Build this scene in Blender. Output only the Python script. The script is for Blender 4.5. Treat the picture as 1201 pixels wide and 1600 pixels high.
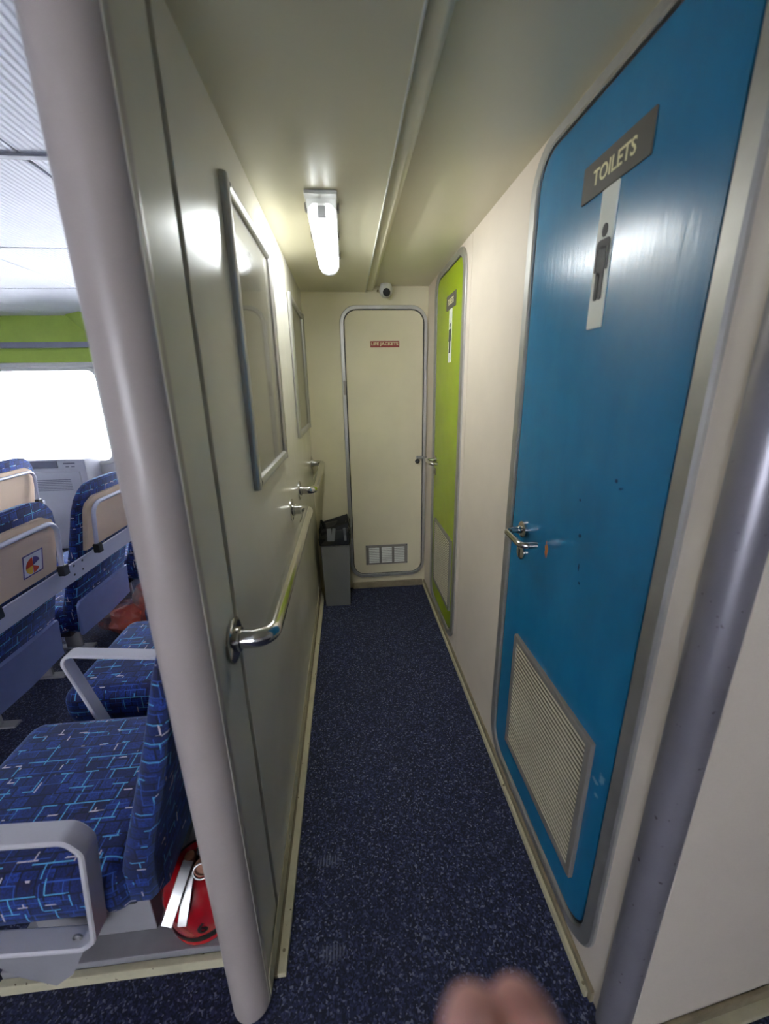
import bpy, bmesh, math, random
from mathutils import Vector, Matrix
random.seed(7)
S = bpy.context.scene
COL = S.collection
for o in list(bpy.data.objects):
    bpy.data.objects.remove(o)

# ------------------------------------------------------------------ camera
F_PX = 626.673
EYE = Vector((0, 0, 1.45))
CR = Matrix(((0.99559, 0.042779, 0.083489),
             (-0.092413, 0.294174, 0.951274),
             (-0.016134, 0.954794, -0.29683)))      # columns: right, up, forward
cam = bpy.data.cameras.new('camera')
camo = bpy.data.objects.new('camera', cam)
COL.objects.link(camo)
cam.sensor_fit = 'HORIZONTAL'
cam.sensor_width = 36.0
cam.lens = F_PX / 1201 * 36.0
cam.clip_start = 0.01
m = Matrix.Identity(4)
for r in range(3):
    m[r][0], m[r][1], m[r][2], m[r][3] = CR[r][0], CR[r][1], -CR[r][2], EYE[r]
camo.matrix_world = m
cam.dof.use_dof = True
cam.dof.focus_distance = 1.8
cam.dof.aperture_fstop = 3.3
S.camera = camo

# ------------------------------------------------------------------ sky, exposure
LAMP = 92.0
SKY = 19.5
w = bpy.data.worlds.new('overcast_sky')
S.world = w
w.use_nodes = True
bg = w.node_tree.nodes['Background']
bg.inputs[0].default_value = (0.93, 0.945, 1.0, 1)
bg.inputs[1].default_value = SKY
S.view_settings.view_transform = 'Standard'
S.view_settings.look = 'None'
S.view_settings.gamma = 1
S.view_settings.exposure = 0.36
S.view_settings.use_curve_mapping = False


# ------------------------------------------------------------------ materials
def lin(c):
    return tuple((x / 12.92 if x <= 0.04045 else ((x + 0.055) / 1.055) ** 2.4) for x in c)


def rgb(r, g, b):
    return lin((r / 255, g / 255, b / 255)) + (1,)


class NT:
    def __init__(s, name):
        s.m = bpy.data.materials.new(name)
        s.m.use_nodes = True
        s.t = s.m.node_tree
        s.p = s.t.nodes['Principled BSDF']
        s.out = s.t.nodes['Material Output']
        s._co = None

    def n(s, ty, **kw):
        nd = s.t.nodes.new(ty)
        for k, v in kw.items():
            if k in nd.inputs:
                nd.inputs[k].default_value = v
            else:
                setattr(nd, k, v)
        return nd

    def l(s, a, b):
        s.t.links.new(a, b)

    def co(s, uv=False):
        tc = s.n('ShaderNodeTexCoord')
        return tc.outputs['UV' if uv else 'Object']

    def ramp(s, fac, stops, interp='LINEAR'):
        r = s.n('ShaderNodeValToRGB')
        r.color_ramp.interpolation = interp
        e = r.color_ramp.elements
        e[0].position, e[0].color = stops[0]
        e[1].position, e[1].color = stops[1]
        for p, c in stops[2:]:
            x = e.new(p)
            x.color = c
        s.l(fac, r.inputs[0])
        return r.outputs[0]

    def mix(s, fac, a, b):
        x = s.n('ShaderNodeMix', data_type='RGBA')
        if hasattr(fac, 'is_linked'):
            s.l(fac, x.inputs[0])
        else:
            x.inputs[0].default_value = fac
        for v, i in ((a, 6), (b, 7)):
            if hasattr(v, 'is_linked'):
                s.l(v, x.inputs[i])
            else:
                x.inputs[i].default_value = v
        return x.outputs[2]

    def math(s, op, a, b=0.0, c=None):
        x = s.n('ShaderNodeMath', operation=op)
        for v, i in ((a, 0), (b, 1)) + (((c, 2),) if c is not None else ()):
            if hasattr(v, 'is_linked'):
                s.l(v, x.inputs[i])
            else:
                x.inputs[i].default_value = v
        return x.outputs[0]

    def noise(s, co, scale, detail=3, rough=0.5, stretch=None):
        if stretch:
            mp = s.n('ShaderNodeMapping')
            mp.inputs['Scale'].default_value = stretch
            s.l(co, mp.inputs[0])
            co = mp.outputs[0]
        x = s.n('ShaderNodeTexNoise', Scale=scale, Detail=detail, Roughness=rough)
        s.l(co, x.inputs['Vector'])
        return x.outputs['Fac']

    def bump(s, h, strength, dist=0.001):
        b = s.n('ShaderNodeBump', Strength=strength, Distance=dist)
        s.l(h, b.inputs['Height'])
        s.l(b.outputs[0], s.p.inputs['Normal'])
        return b

    def base(s, v):
        if hasattr(v, 'is_linked'):
            s.l(v, s.p.inputs['Base Color'])
        else:
            s.p.inputs['Base Color'].default_value = v


def paint(name, col, rough=0.4, metal=0.0, var=0.06, bump=0.08, nscale=6.0, stretch=None, chips=None, spec=0.5, coat=0.0):
    t = NT(name)
    co = t.co()
    n = t.noise(co, nscale, 5, 0.6, stretch)
    dark = tuple(c * (1 - var * 2) for c in col[:3]) + (1,)
    lite = tuple(min(1, c * (1 + var)) for c in col[:3]) + (1,)
    c = t.ramp(n, [(0.3, dark), (0.7, lite)])
    if chips:
        v = t.noise(co, chips[1], 2, 0.5)
        f = t.ramp(v, [(chips[2], (0, 0, 0, 1)), (chips[2] + 0.015, (1, 1, 1, 1))])
        c = t.mix(f, c, chips[0])
    t.base(c)
    t.p.inputs['Metallic'].default_value = metal
    t.p.inputs['Specular IOR Level'].default_value = spec
    if coat:
        t.p.inputs['Coat Weight'].default_value = coat
        t.p.inputs['Coat Roughness'].default_value = 0.12
    r = t.ramp(t.noise(co, nscale * 3, 4), [(0.3, (rough * 0.92,) * 3 + (1,)), (0.7, (min(1, rough * 1.08),) * 3 + (1,))])
    t.l(r, t.p.inputs['Roughness'])
    if bump:
        t.bump(t.noise(co, nscale * 6, 4, 0.5, stretch), bump, 0.002)
    return t.m


def spots(t, co, c, pts, stain):
    """stains with a place of their own on the object: pts = (x, y, z, sx, sy, sz)"""
    nz = t.noise(co, 90, 3)
    for (x, y, z, sx, sy, sz) in pts:
        mp = t.n('ShaderNodeMapping', vector_type='POINT')
        mp.inputs['Location'].default_value = (-x / sx, -y / sy, -z / sz)
        mp.inputs['Scale'].default_value = (1 / sx, 1 / sy, 1 / sz)
        t.l(co, mp.inputs[0])
        ln = t.n('ShaderNodeVectorMath', operation='LENGTH')
        t.l(mp.outputs[0], ln.inputs[0])
        d = t.math('ADD', ln.outputs['Value'], t.math('MULTIPLY', t.math('SUBTRACT', nz, 0.5), 1.6))
        f = t.ramp(d, [(0.55, (1, 1, 1, 1)), (0.95, (0, 0, 0, 1))])
        c = t.mix(f, c, stain)
    return c


CREAM = rgb(226, 218, 196)
M = {}
M['wall'] = paint('cream_wall_paint', rgb(226, 213, 197), 0.38, var=0.03, bump=0.05, nscale=3)
M['panel'] = paint('glossy_cream_panel', rgb(222, 217, 202), 0.23, var=0.025, bump=0.03, nscale=2.5)
M['endwall'] = paint('cream_end_wall_paint', rgb(226, 217, 186), 0.42, var=0.03, bump=0.05, nscale=3)
M['enddoor'] = paint('cream_door_paint', rgb(222, 212, 182), 0.4, var=0.03, bump=0.04, nscale=3)
M['ceil'] = paint('cream_ceiling_paint', rgb(216, 210, 184), 0.36, var=0.025, bump=0.03, nscale=2)
M['trim'] = paint('worn_cream_trim', rgb(205, 197, 165), 0.5, var=0.08, bump=0.1, nscale=14, chips=(rgb(110, 95, 70), 55, 0.70))
M['dirtytrim'] = paint('dirty_brown_trim', rgb(140, 128, 102), 0.6, var=0.14, bump=0.1, nscale=16)
M['groove'] = paint('dark_joint', rgb(42, 40, 36), 0.6)
M['greystrip'] = paint('grey_joint_strip', rgb(112, 110, 104), 0.4)
M['frame'] = paint('brushed_aluminium_frame', rgb(186, 184, 180), 0.42, 0.75, var=0.05, bump=0.05, nscale=12)
M['steel'] = paint('polished_steel', rgb(205, 203, 200), 0.14, 1.0, var=0.03, bump=0.02, nscale=20)
M['satinsteel'] = paint('satin_steel', rgb(160, 158, 156), 0.34, 1.0, var=0.03, bump=0.02, nscale=20)
M['silverpost'] = paint('silver_post_paint', rgb(158, 154, 162), 0.36, 0.55, var=0.04, bump=0.04, nscale=8, chips=(rgb(95, 85, 90), 75, 0.715))
M['post'] = paint('worn_grey_post_paint', rgb(178, 166, 160), 0.33, var=0.04, bump=0.12, nscale=5, chips=(rgb(128, 118, 116), 20, 0.745))
M['black'] = paint('black_plastic', rgb(22, 22, 24), 0.4)
M['darkgrey'] = paint('dark_grey_plastic', rgb(74, 73, 76), 0.5)
M['plaque'] = paint('grey_brown_plaque', rgb(92, 88, 80), 0.6, var=0.02, spec=0.25)
M['plaquelite'] = paint('pale_plaque', rgb(226, 228, 218), 0.6, var=0.02, spec=0.2, bump=0)
M['letter'] = paint('pale_yellow_lettering', rgb(222, 214, 166), 0.5, var=0)
M['figure'] = paint('dark_grey_pictogram', rgb(84, 82, 80), 0.6, var=0, spec=0.2)
M['redlabel'] = paint('red_label', rgb(138, 34, 26), 0.45, var=0.05)
M['white'] = paint('white_plastic', rgb(226, 226, 220), 0.35, var=0.02)
M['slat'] = paint('pale_slat_paint', rgb(214, 204, 180), 0.45, var=0.04)
M['ventback'] = paint('brown_vent_backing', rgb(92, 82, 66), 0.7)
M['ventframe'] = paint('grey_vent_frame', rgb(140, 134, 128), 0.5, 0.3)
M['bin'] = paint('grey_bin_plastic', rgb(128, 128, 130), 0.5, var=0.03)
M['plinth'] = paint('grey_plinth_paint', rgb(150, 148, 152), 0.5, var=0.07, nscale=5)
M['beige'] = paint('beige_seat_plate', rgb(222, 196, 168), 0.45, var=0.02, bump=0.03)
M['armrest'] = paint('white_grey_armrest_enamel', rgb(206, 202, 206), 0.35, var=0.02, bump=0.02)
M['rail'] = paint('pale_grey_rail', rgb(200, 200, 214), 0.35, 0.1, var=0.02)
M['bluegrey'] = paint('blue_grey_vinyl', rgb(118, 130, 178), 0.42, var=0.06, nscale=4, bump=0.15)
M['lime'] = paint('lime_green_paint', rgb(172, 198, 84), 0.45, var=0.04)
M['grey'] = paint('grey_metal_band', rgb(146, 148, 168), 0.45, 0.2)
M['acbody'] = paint('white_grey_appliance', rgb(218, 218, 226), 0.4, var=0.02)
M['acdark'] = paint('grey_appliance_louver', rgb(126, 128, 146), 0.45)
M['red'] = paint('red_enamel', rgb(176, 16, 30), 0.22, var=0.05, bump=0.02, coat=0.4)
M['brass'] = paint('dull_brass', rgb(110, 70, 50), 0.4, 0.5)
M['orange'] = paint('orange_red_cloth', rgb(248, 116, 88), 0.6, var=0.12, nscale=14)
M['card'] = paint('white_card', rgb(232, 228, 232), 0.5, var=0.0, bump=0)
M['cardred'] = paint('red_print', rgb(214, 74, 40), 0.5, var=0.0, bump=0)
M['cardyellow'] = paint('yellow_print', rgb(232, 190, 60), 0.5, var=0.0, bump=0)
M['cardpurple'] = paint('purple_print', rgb(84, 66, 130), 0.5, var=0.0, bump=0)
M['blackbag'] = paint('black_bin_liner', rgb(18, 18, 18), 0.3, bump=0.3, nscale=20)

# blue door: brushed gloss, a rust patch and dark knocks
t = NT('blue_door_paint')
co = t.co()
c = t.ramp(t.noise(co, 5, 4, 0.6, (1, 1, 0.5)), [(0.3, rgb(20, 106, 150)), (0.7, rgb(30, 118, 162))])
c = spots(t, co, c, [(0, 0.072, 1.012, 0.02, 0.011, 0.026)], rgb(176, 112, 52))
c = spots(t, co, c, [(0, -0.074, 1.108, 0.01, 0.008, 0.006), (0, -0.189, 1.25, 0.01, 0.010, 0.006), (0, -0.172, 1.262, 0.01, 0.006, 0.005), (0, -0.097, 0.994, 0.01, 0.006, 0.006), (0, -0.087, 1.03, 0.01, 0.004, 0.012), (0, -0.057, 1.19, 0.01, 0.005, 0.004)], rgb(10, 58, 92))
c = spots(t, co, c, [(0, -0.282, 0.60, 0.01, 0.012, 0.02), (0, -0.262, 0.572, 0.01, 0.016, 0.008), (0, -0.272, 0.54, 0.01, 0.010, 0.010)], rgb(96, 150, 178))
t.base(c)
t.p.inputs['Roughness'].default_value = 0.24
t.bump(t.noise(co, 22, 4, 0.6, (1, 3.0, 0.4)), 0.16, 0.003)
M['blue'] = t.m
M['green'] = paint('lime_door_paint', rgb(148, 168, 14), 0.34, var=0.02, bump=0.03, nscale=4, spec=0.4)

# carpet: dark blue with light and black flecks
t = NT('flecked_blue_carpet')
co = t.co()
wn = t.n('ShaderNodeVectorMath', operation='ADD')
nz = t.n('ShaderNodeTexNoise', Scale=60, Detail=2)
t.l(co, nz.inputs['Vector'])
sc = t.n('ShaderNodeVectorMath', operation='SCALE')
sc.inputs['Scale'].default_value = 0.012
t.l(nz.outputs['Color'], sc.inputs[0])
t.l(co, wn.inputs[0])
t.l(sc.outputs[0], wn.inputs[1])
v = t.n('ShaderNodeTexVoronoi', Scale=225)
t.l(wn.outputs[0], v.inputs['Vector'])
sep = t.n('ShaderNodeSeparateColor')
t.l(v.outputs['Color'], sep.inputs[0])
c = t.ramp(sep.outputs[0], [(0.0, rgb(24, 26, 44)), (0.40, rgb(36, 40, 70)), (0.68, rgb(47, 53, 88)), (0.83, rgb(70, 75, 106)), (0.94, rgb(108, 111, 132))], 'CONSTANT')
big = t.noise(co, 2.2, 3)
c = t.mix(t.ramp(big, [(0.35, (0, 0, 0, 1)), (0.75, (0.35, 0.35, 0.35, 1))]), c, rgb(30, 31, 52))
wv = t.n('ShaderNodeTexWave', Scale=34, Distortion=3.0, bands_direction='X')
t.l(co, wv.inputs['Vector'])
for (sx, sy) in ((-0.118, 0.913), (-0.10, 0.69)):
    cs = spots(t, co, c, [(sx, sy, 0, 0.045, 0.022, 1)], rgb(120, 124, 146))
    c = t.mix(t.math('MULTIPLY', wv.outputs['Fac'], 0.5), c, cs)
t.base(c)
t.p.inputs['Roughness'].default_value = 0.8
t.p.inputs['Specular IOR Level'].default_value = 0.35
t.bump(sep.outputs[1], 0.5, 0.003)
M['carpet'] = t.m

# seat fabric: maze of rectangles with pale blue and pinkish broken lines
t = NT('blue_maze_moquette')
uv = t.co(True)


def brick(wd, ht, mort, off, loc):
    mp = t.n('ShaderNodeMapping')
    mp.inputs['Location'].default_value = loc
    t.l(uv, mp.inputs[0])
    b = t.n('ShaderNodeTexBrick', offset=off, offset_frequency=2, squash=1.6, squash_frequency=3)
    b.inputs['Scale'].default_value = 1
    b.inputs['Mortar Size'].default_value = mort
    b.inputs['Mortar Smooth'].default_value = 0.0
    b.inputs['Brick Width'].default_value = wd
    b.inputs['Row Height'].default_value = ht
    b.inputs['Color1'].default_value = (0, 0, 0, 1)
    b.inputs['Color2'].default_value = (1, 1, 1, 1)
    b.inputs['Mortar'].default_value = (0, 0, 0, 1)
    t.l(mp.outputs[0], b.inputs['Vector'])
    return b


def cells(scale, lo, ch):
    vv = t.n('ShaderNodeTexVoronoi', Scale=scale, distance='CHEBYCHEV')
    t.l(uv, vv.inputs['Vector'])
    s2 = t.n('ShaderNodeSeparateColor')
    t.l(vv.outputs['Color'], s2.inputs[0])
    return t.math('GREATER_THAN', s2.outputs[ch], lo)


b1 = brick(0.062, 0.046, 0.0015, 0.4, (0, 0, 0))
b2 = brick(0.036, 0.030, 0.0020, 0.5, (0.013, 0.009, 0))
b3 = brick(0.070, 0.052, 0.0017, 0.3, (0.02, 0.03, 0))
b4 = brick(0.050, 0.038, 0.0010, 0.6, (0.007, 0.021, 0))
nz = t.noise(uv, 190, 3, 0.7)
nb = t.noise(uv, 14, 2, 0.5)
c = t.mix(b2.outputs['Color'], rgb(14, 26, 88), rgb(34, 68, 164))
c = t.mix(t.ramp(nb, [(0.45, (0, 0, 0, 1)), (0.62, (0.5, 0.5, 0.5, 1))]), c, rgb(10, 20, 74))
c = t.mix(t.ramp(nz, [(0.40, (0, 0, 0, 1)), (0.60, (0.75, 0.75, 0.75, 1))]), c, rgb(12, 16, 48))
c = t.mix(t.math('MULTIPLY', cells(22, 0.88, 2), 0.6), c, rgb(34, 20, 48))
c = t.mix(t.math('MULTIPLY', b2.outputs['Fac'], 0.9), c, rgb(10, 12, 42))
c = t.mix(t.math('MULTIPLY', b4.outputs['Fac'], t.math('MULTIPLY', cells(20, 0.4, 2), 0.7)), c, rgb(52, 98, 190))
c = t.mix(t.math('MULTIPLY', b1.outputs['Fac'], cells(27, 0.60, 0)), c, rgb(92, 172, 216))
c = t.mix(t.math('MULTIPLY', b3.outputs['Fac'], cells(44, 0.88, 1)), c, rgb(214, 198, 202))
t.base(c)
t.p.inputs['Roughness'].default_value = 0.85
t.p.inputs['Sheen Weight'].default_value = 0.25
t.p.inputs['Sheen Tint'].default_value = (0.4, 0.6, 1, 1)
t.bump(nz, 0.3, 0.001)
M['fabric'] = t.m

# ribbed white ceiling tile
t = NT('ribbed_white_tile')
co = t.co()
wv = t.n('ShaderNodeTexWave', Scale=16.0, bands_direction='X')
t.l(co, wv.inputs['Vector'])
t.base(t.ramp(t.noise(co, 4, 3), [(0.3, rgb(214, 215, 222)), (0.7, rgb(224, 225, 232))]))
t.p.inputs['Roughness'].default_value = 0.5
t.bump(wv.outputs['Fac'], 0.8, 0.004)
M['tile'] = t.m
M['tilejoint'] = paint('tile_joint', rgb(120, 120, 132), 0.5)

# cabin walls
M['cabin'] = paint('pale_cabin_wall', rgb(216, 214, 216), 0.5, var=0.02)


def glassy(name, rough=0.02, tint=(1, 1, 1, 1), trans=0.9, refl=1.0, milk=0.0):
    t = NT(name)
    tr = t.n('ShaderNodeBsdfTransparent')
    tr.inputs[0].default_value = tint
    gl = t.n('ShaderNodeBsdfGlossy')
    gl.inputs['Roughness'].default_value = rough
    fr = t.n('ShaderNodeFresnel', IOR=1.5)
    f = t.math('MULTIPLY_ADD', fr.outputs[0], refl, 1 - trans - 0.04)
    mx = t.n('ShaderNodeMixShader')
    t.l(f, mx.inputs[0])
    t.l(tr.outputs[0], mx.inputs[1])
    t.l(gl.outputs[0], mx.inputs[2])
    o = mx.outputs[0]
    if milk:
        tl = t.n('ShaderNodeBsdfTranslucent')
        m2 = t.n('ShaderNodeMixShader')
        m2.inputs[0].default_value = milk
        t.l(o, m2.inputs[1])
        t.l(tl.outputs[0], m2.inputs[2])
        o = m2.outputs[0]
    t.l(o, t.out.inputs['Surface'])
    return t.m


M['glass'] = glassy('clear_acrylic_sheet', 0.04, (0.985, 0.985, 0.98, 1), 0.955, 0.45)
M['winglass'] = glassy('window_glass', 0.02, (0.95, 0.97, 1, 1), 0.95)
M['film'] = glassy('clear_plastic_film', 0.12, (0.99, 0.97, 0.96, 1), 0.84, 1.0, 0.16)
M['acrylic'] = glassy('clear_acrylic', 0.08, (0.97, 0.97, 0.97, 1), 0.90, 1.0, 0.22)

t = NT('fluorescent_tube_glow')
t.p.inputs['Emission Color'].default_value = (0.93, 0.98, 1.0, 1)
t.p.inputs['Emission Strength'].default_value = LAMP
t.base((0.9, 0.9, 0.9, 1))
M['tube'] = t.m

t = NT('skin')
co = t.co()
c = t.ramp(t.noise(co, 18, 3), [(0.3, rgb(222, 160, 148)), (0.7, rgb(240, 188, 174))])
t.base(c)
t.p.inputs['Roughness'].default_value = 0.55
t.p.inputs['Subsurface Weight'].default_value = 0.15
t.p.inputs['Subsurface Radius'].default_value = (0.01, 0.004, 0.002)
M['skin'] = t.m
M['nail'] = paint('fingernail', rgb(226, 176, 164), 0.3, var=0.02, bump=0)


# ------------------------------------------------------------------ mesh helpers
def W(u, v, d):
    return Vector((u, v, d))


class B:
    """collects shapes in one mesh; ax maps (u, v, depth) to the world"""

    def __init__(s, ax=None):
        s.bm = bmesh.new()
        s.ax = ax or W

    def face(s, vs):
        try:
            return s.bm.faces.new(vs)
        except ValueError:
            return None

    def rings(s, rings, cap=True, closed=True):
        vr = [[s.bm.verts.new(p) for p in r] for r in rings]
        n = len(vr[0])
        for a, b in zip(vr, vr[1:]):
            for i in range(n if closed else n - 1):
                j = (i + 1) % n
                s.face((a[i], a[j], b[j], b[i]))
        if cap:
            s.face(vr[0][::-1])
            s.face(vr[-1])
        return vr

    def sweep(s, r, **k):
        s.rings(r, **k)
        return s

    def box(s, u0, u1, v0, v1, d0, d1, bev=0.0, seg=2):
        vs = [s.bm.verts.new(s.ax(u, v, d)) for d in (d0, d1) for v in (v0, v1) for u in (u0, u1)]
        fs = [s.face([vs[i] for i in q]) for q in ((0, 2, 3, 1), (4, 5, 7, 6), (0, 1, 5, 4), (2, 6, 7, 3), (0, 4, 6, 2), (1, 3, 7, 5))]
        if bev:
            es = list({e for f in fs for e in f.edges})
            bmesh.ops.bevel(s.bm, geom=es, offset=bev, segments=seg, affect='EDGES', profile=0.5)
        return s

    def prism(s, pts, d0, d1, bev=0.0):
        """polygon in (u, v) extruded from d0 to d1, with a small chamfer at the d1 side"""
        if bev:
            c = (sum(p[0] for p in pts) / len(pts), sum(p[1] for p in pts) / len(pts))
            ru = max(abs(p[0] - c[0]) for p in pts)
            rv = max(abs(p[1] - c[1]) for p in pts)
            ins = [(c[0] + (p[0] - c[0]) * (1 - bev / ru), c[1] + (p[1] - c[1]) * (1 - bev / rv)) for p in pts]
            sg = 1 if d1 > d0 else -1
            s.rings([[s.ax(u, v, d0) for u, v in pts], [s.ax(u, v, d1 - sg * bev) for u, v in pts], [s.ax(u, v, d1) for u, v in ins]])
        else:
            s.rings([[s.ax(u, v, d0) for u, v in pts], [s.ax(u, v, d1) for u, v in pts]])
        return s

    def ring(s, outer, inner, d0, d1, bev=0.004):
        """frame between two loops with the same number of points"""
        n = len(outer)

        def lerp(a, b, k):
            return (a[0] + (b[0] - a[0]) * k, a[1] + (b[1] - a[1]) * k)
        k = 0.12
        loops = [(outer, d0), (outer, d1 - bev), ([lerp(a, b, k) for a, b in zip(outer, inner)], d1),
                 ([lerp(b, a, k) for a, b in zip(outer, inner)], d1), (inner, d1 - bev), (inner, d0)]
        vr = [[s.bm.verts.new(s.ax(u, v, d)) for u, v in L] for L, d in loops]
        for a, b in zip(vr, vr[1:] + vr[:1]):
            for i in range(n):
                j = (i + 1) % n
                s.face((a[i], a[j], b[j], b[i]))
        return s

    def tube(s, path, r, seg=12, cap=True, flat=None):
        """round tube (or a flat bar: flat=(half width, half thickness, side vector)) along a path"""
        P = [Vector(p) for p in path]
        rr = r if isinstance(r, (list, tuple)) else [r] * len(P)
        rings = []
        up = None
        for i, p in enumerate(P):
            d = (P[min(i + 1, len(P) - 1)] - P[max(i - 1, 0)]).normalized()
            if up is None:
                up = d.orthogonal().normalized()
            up = (up - d * up.dot(d)).normalized()
            sd = d.cross(up)
            if flat:
                a, b, sv = flat
                sv = Vector(sv)
                x = (sv - d * sv.dot(d)).normalized()
                y = d.cross(x)
                ring = []
                c = min(a, b) * 0.5
                for (qx, qy) in ((a - c, -b), (a, -b + c), (a, b - c), (a - c, b), (-a + c, b), (-a, b - c), (-a, -b + c), (-a + c, -b)):
                    ring.append(p + x * qx + y * qy)
                rings.append(ring)
            else:
                rings.append([p + (up * math.cos(2 * math.pi * k / seg) + sd * math.sin(2 * math.pi * k / seg)) * rr[i] for k in range(seg)])
        s.rings(rings, cap)
        return s

    def lathe(s, prof, o, axis, seg=24):
        """profile (radius, height) turned about axis from o"""
        o = Vector(o)
        a = Vector(axis).normalized()
        u = a.orthogonal().normalized()
        v = a.cross(u)
        s.rings([[o + a * h + (u * math.cos(2 * math.pi * k / seg) + v * math.sin(2 * math.pi * k / seg)) * max(r, 1e-4) for k in range(seg)] for r, h in prof])
        return s


def rr(u0, u1, v0, v1, r, n=8):
    """rounded rectangle, r one radius or four (bottom-left, bottom-right, top-right, top-left)"""
    R = r if isinstance(r, (list, tuple)) else (r,) * 4
    out = []
    for (cu, cv, a0, q) in ((u0, v0, 180, R[0]), (u1, v0, 270, R[1]), (u1, v1, 0, R[2]), (u0, v1, 90, R[3])):
        ccu = cu + q if cu == u0 else cu - q
        ccv = cv + q if cv == v0 else cv - q
        for k in range(n + 1):
            a = math.radians(a0 + 90 * k / n)
            out.append((ccu + q * math.cos(a), ccv + q * math.sin(a)))
    return out


def fillet(pts, r, n=6):
    P = [Vector(p) for p in pts]
    out = [P[0]]
    for a, b, c in zip(P, P[1:], P[2:]):
        d1, d2 = (a - b).normalized(), (c - b).normalized()
        ang = d1.angle(d2)
        tl = min(r / math.tan(ang / 2), (a - b).length * 0.49, (c - b).length * 0.49)
        rad = tl * math.tan(ang / 2)
        cen = b + (d1 + d2).normalized() * (rad / math.sin(ang / 2))
        s, e = b + d1 * tl - cen, b + d2 * tl - cen
        for k in range(n + 1):
            out.append(cen + s.normalized().slerp(e.normalized(), k / n) * rad)
    out.append(P[-1])
    return out


def obj(name, b, mat, parent=None, uv=False, sharp=38, stuff=False):
    bm = b.bm if isinstance(b, B) else b
    bmesh.ops.recalc_face_normals(bm, faces=bm.faces)
    off = parent_loc(parent)
    if off.length:
        bmesh.ops.translate(bm, verts=bm.verts, vec=-off)
    lim = math.radians(sharp)
    for f in bm.faces:
        f.smooth = True
    for e in bm.edges:
        if len(e.link_faces) == 2 and e.calc_face_angle(0) > lim:
            e.smooth = False
    if uv:
        L = bm.loops.layers.uv.new('uv')
        for f in bm.faces:
            n = f.normal
            k = max(range(3), key=lambda i: abs(n[i]))
            for lp in f.loops:
                c = lp.vert.co + off
                lp[L].uv = ((c.y, c.z) if k == 0 else (c.x, c.z) if k == 1 else (c.x, c.y))
    me = bpy.data.meshes.new(name)
    bm.to_mesh(me)
    bm.free()
    me.materials.append(M[mat])
    o = bpy.data.objects.new(name, me)
    COL.objects.link(o)
    if sharp == 38:
        wn_ = o.modifiers.new('weighted_normals', 'WEIGHTED_NORMAL')
        wn_.keep_sharp = True
        wn_.weight = 90
    if parent:
        o.parent = parent
    if stuff:
        o['kind'] = 'stuff'
    return o


def parent_loc(p):
    v = Vector((0, 0, 0))
    while p:
        v += p.location
        p = p.parent
    return v


def thing(name, label, cat, loc=(0, 0, 0), group=None, kind=None):
    o = bpy.data.objects.new(name, None)
    o.empty_display_size = 0.05
    COL.objects.link(o)
    o.location = loc
    return tag(o, label, cat, group, kind)


def tag(o, label, cat, group=None, kind=None):
    o['label'] = label
    o['category'] = cat
    if group:
        o['group'] = group
    if kind:
        o['kind'] = kind
    return o


def text(name, body, size, ax, parent, mat, center, depth=0.0012, width=None, bold=0.0, height=None):
    """flat lettering; ax maps (u, v, d) to the world and u runs in reading direction"""
    cu = bpy.data.curves.new(name, 'FONT')
    cu.body = body
    cu.size = size
    cu.align_x = 'CENTER'
    cu.align_y = 'CENTER'
    cu.offset = bold
    cu.resolution_u = 3
    tmp = bpy.data.objects.new(name + '_curve', cu)
    COL.objects.link(tmp)
    dg = bpy.context.evaluated_depsgraph_get()
    me = bpy.data.meshes.new_from_object(tmp.evaluated_get(dg))
    bpy.data.objects.remove(tmp)
    bpy.data.curves.remove(cu)
    xs = [v.co.x for v in me.vertices]
    ys = [v.co.y for v in me.vertices]
    cx, cy = (min(xs) + max(xs)) / 2, (min(ys) + max(ys)) / 2
    k = (width / (max(xs) - min(xs))) if width else 1
    kv = (height / (max(ys) - min(ys))) if height else k
    bm = bmesh.new()
    bm.from_mesh(me)
    bpy.data.meshes.remove(me)
    r = bmesh.ops.extrude_face_region(bm, geom=list(bm.faces))
    for e in r['geom']:
        if isinstance(e, bmesh.types.BMVert):
            e.co.z += depth
    for v in bm.verts:
        v.co = ax(center[0] + (v.co.x - cx) * k, center[1] + (v.co.y - cy) * kv, center[2] + v.co.z)
    return obj(name, bm, mat, parent)


# ------------------------------------------------------------------ dimensions
XL, XR, YE = -0.25, 0.54, 2.753          # corridor faces
ZL, ZR = 2.012, 2.045                    # two halves of the corridor ceiling
XP = -0.335                              # cabin side of the partition
YP = 0.615                               # partition end
YW, ZC = 4.15, 2.10                      # cabin window wall, cabin ceiling
XF, YB = -5.6, -3.2                      # far side and rear of the cabin
XV = 2.3                                 # vestibule right
aR = lambda u, v, d: Vector((XR - d, u, v))
aRt = lambda u, v, d: Vector((XR - d, -u, v))      # reading direction on the right wall
aL = lambda u, v, d: Vector((XL + d, u, v))
aE = lambda u, v, d: Vector((u, YE - d, v))


def struct(name, b, mat, label, cat, parent=None, **k):
    o = obj(name, b, mat, parent, **k)
    return tag(o, label, cat, None, 'structure')


# ------------------------------------------------------------------ floor and walls
struct('floor', B().box(XF - .1, XV + .1, YB - .1, YW + .1, -0.06, 0), 'carpet', 'dark blue carpet with pale flecks running through corridor and cabin', 'floor')

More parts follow.
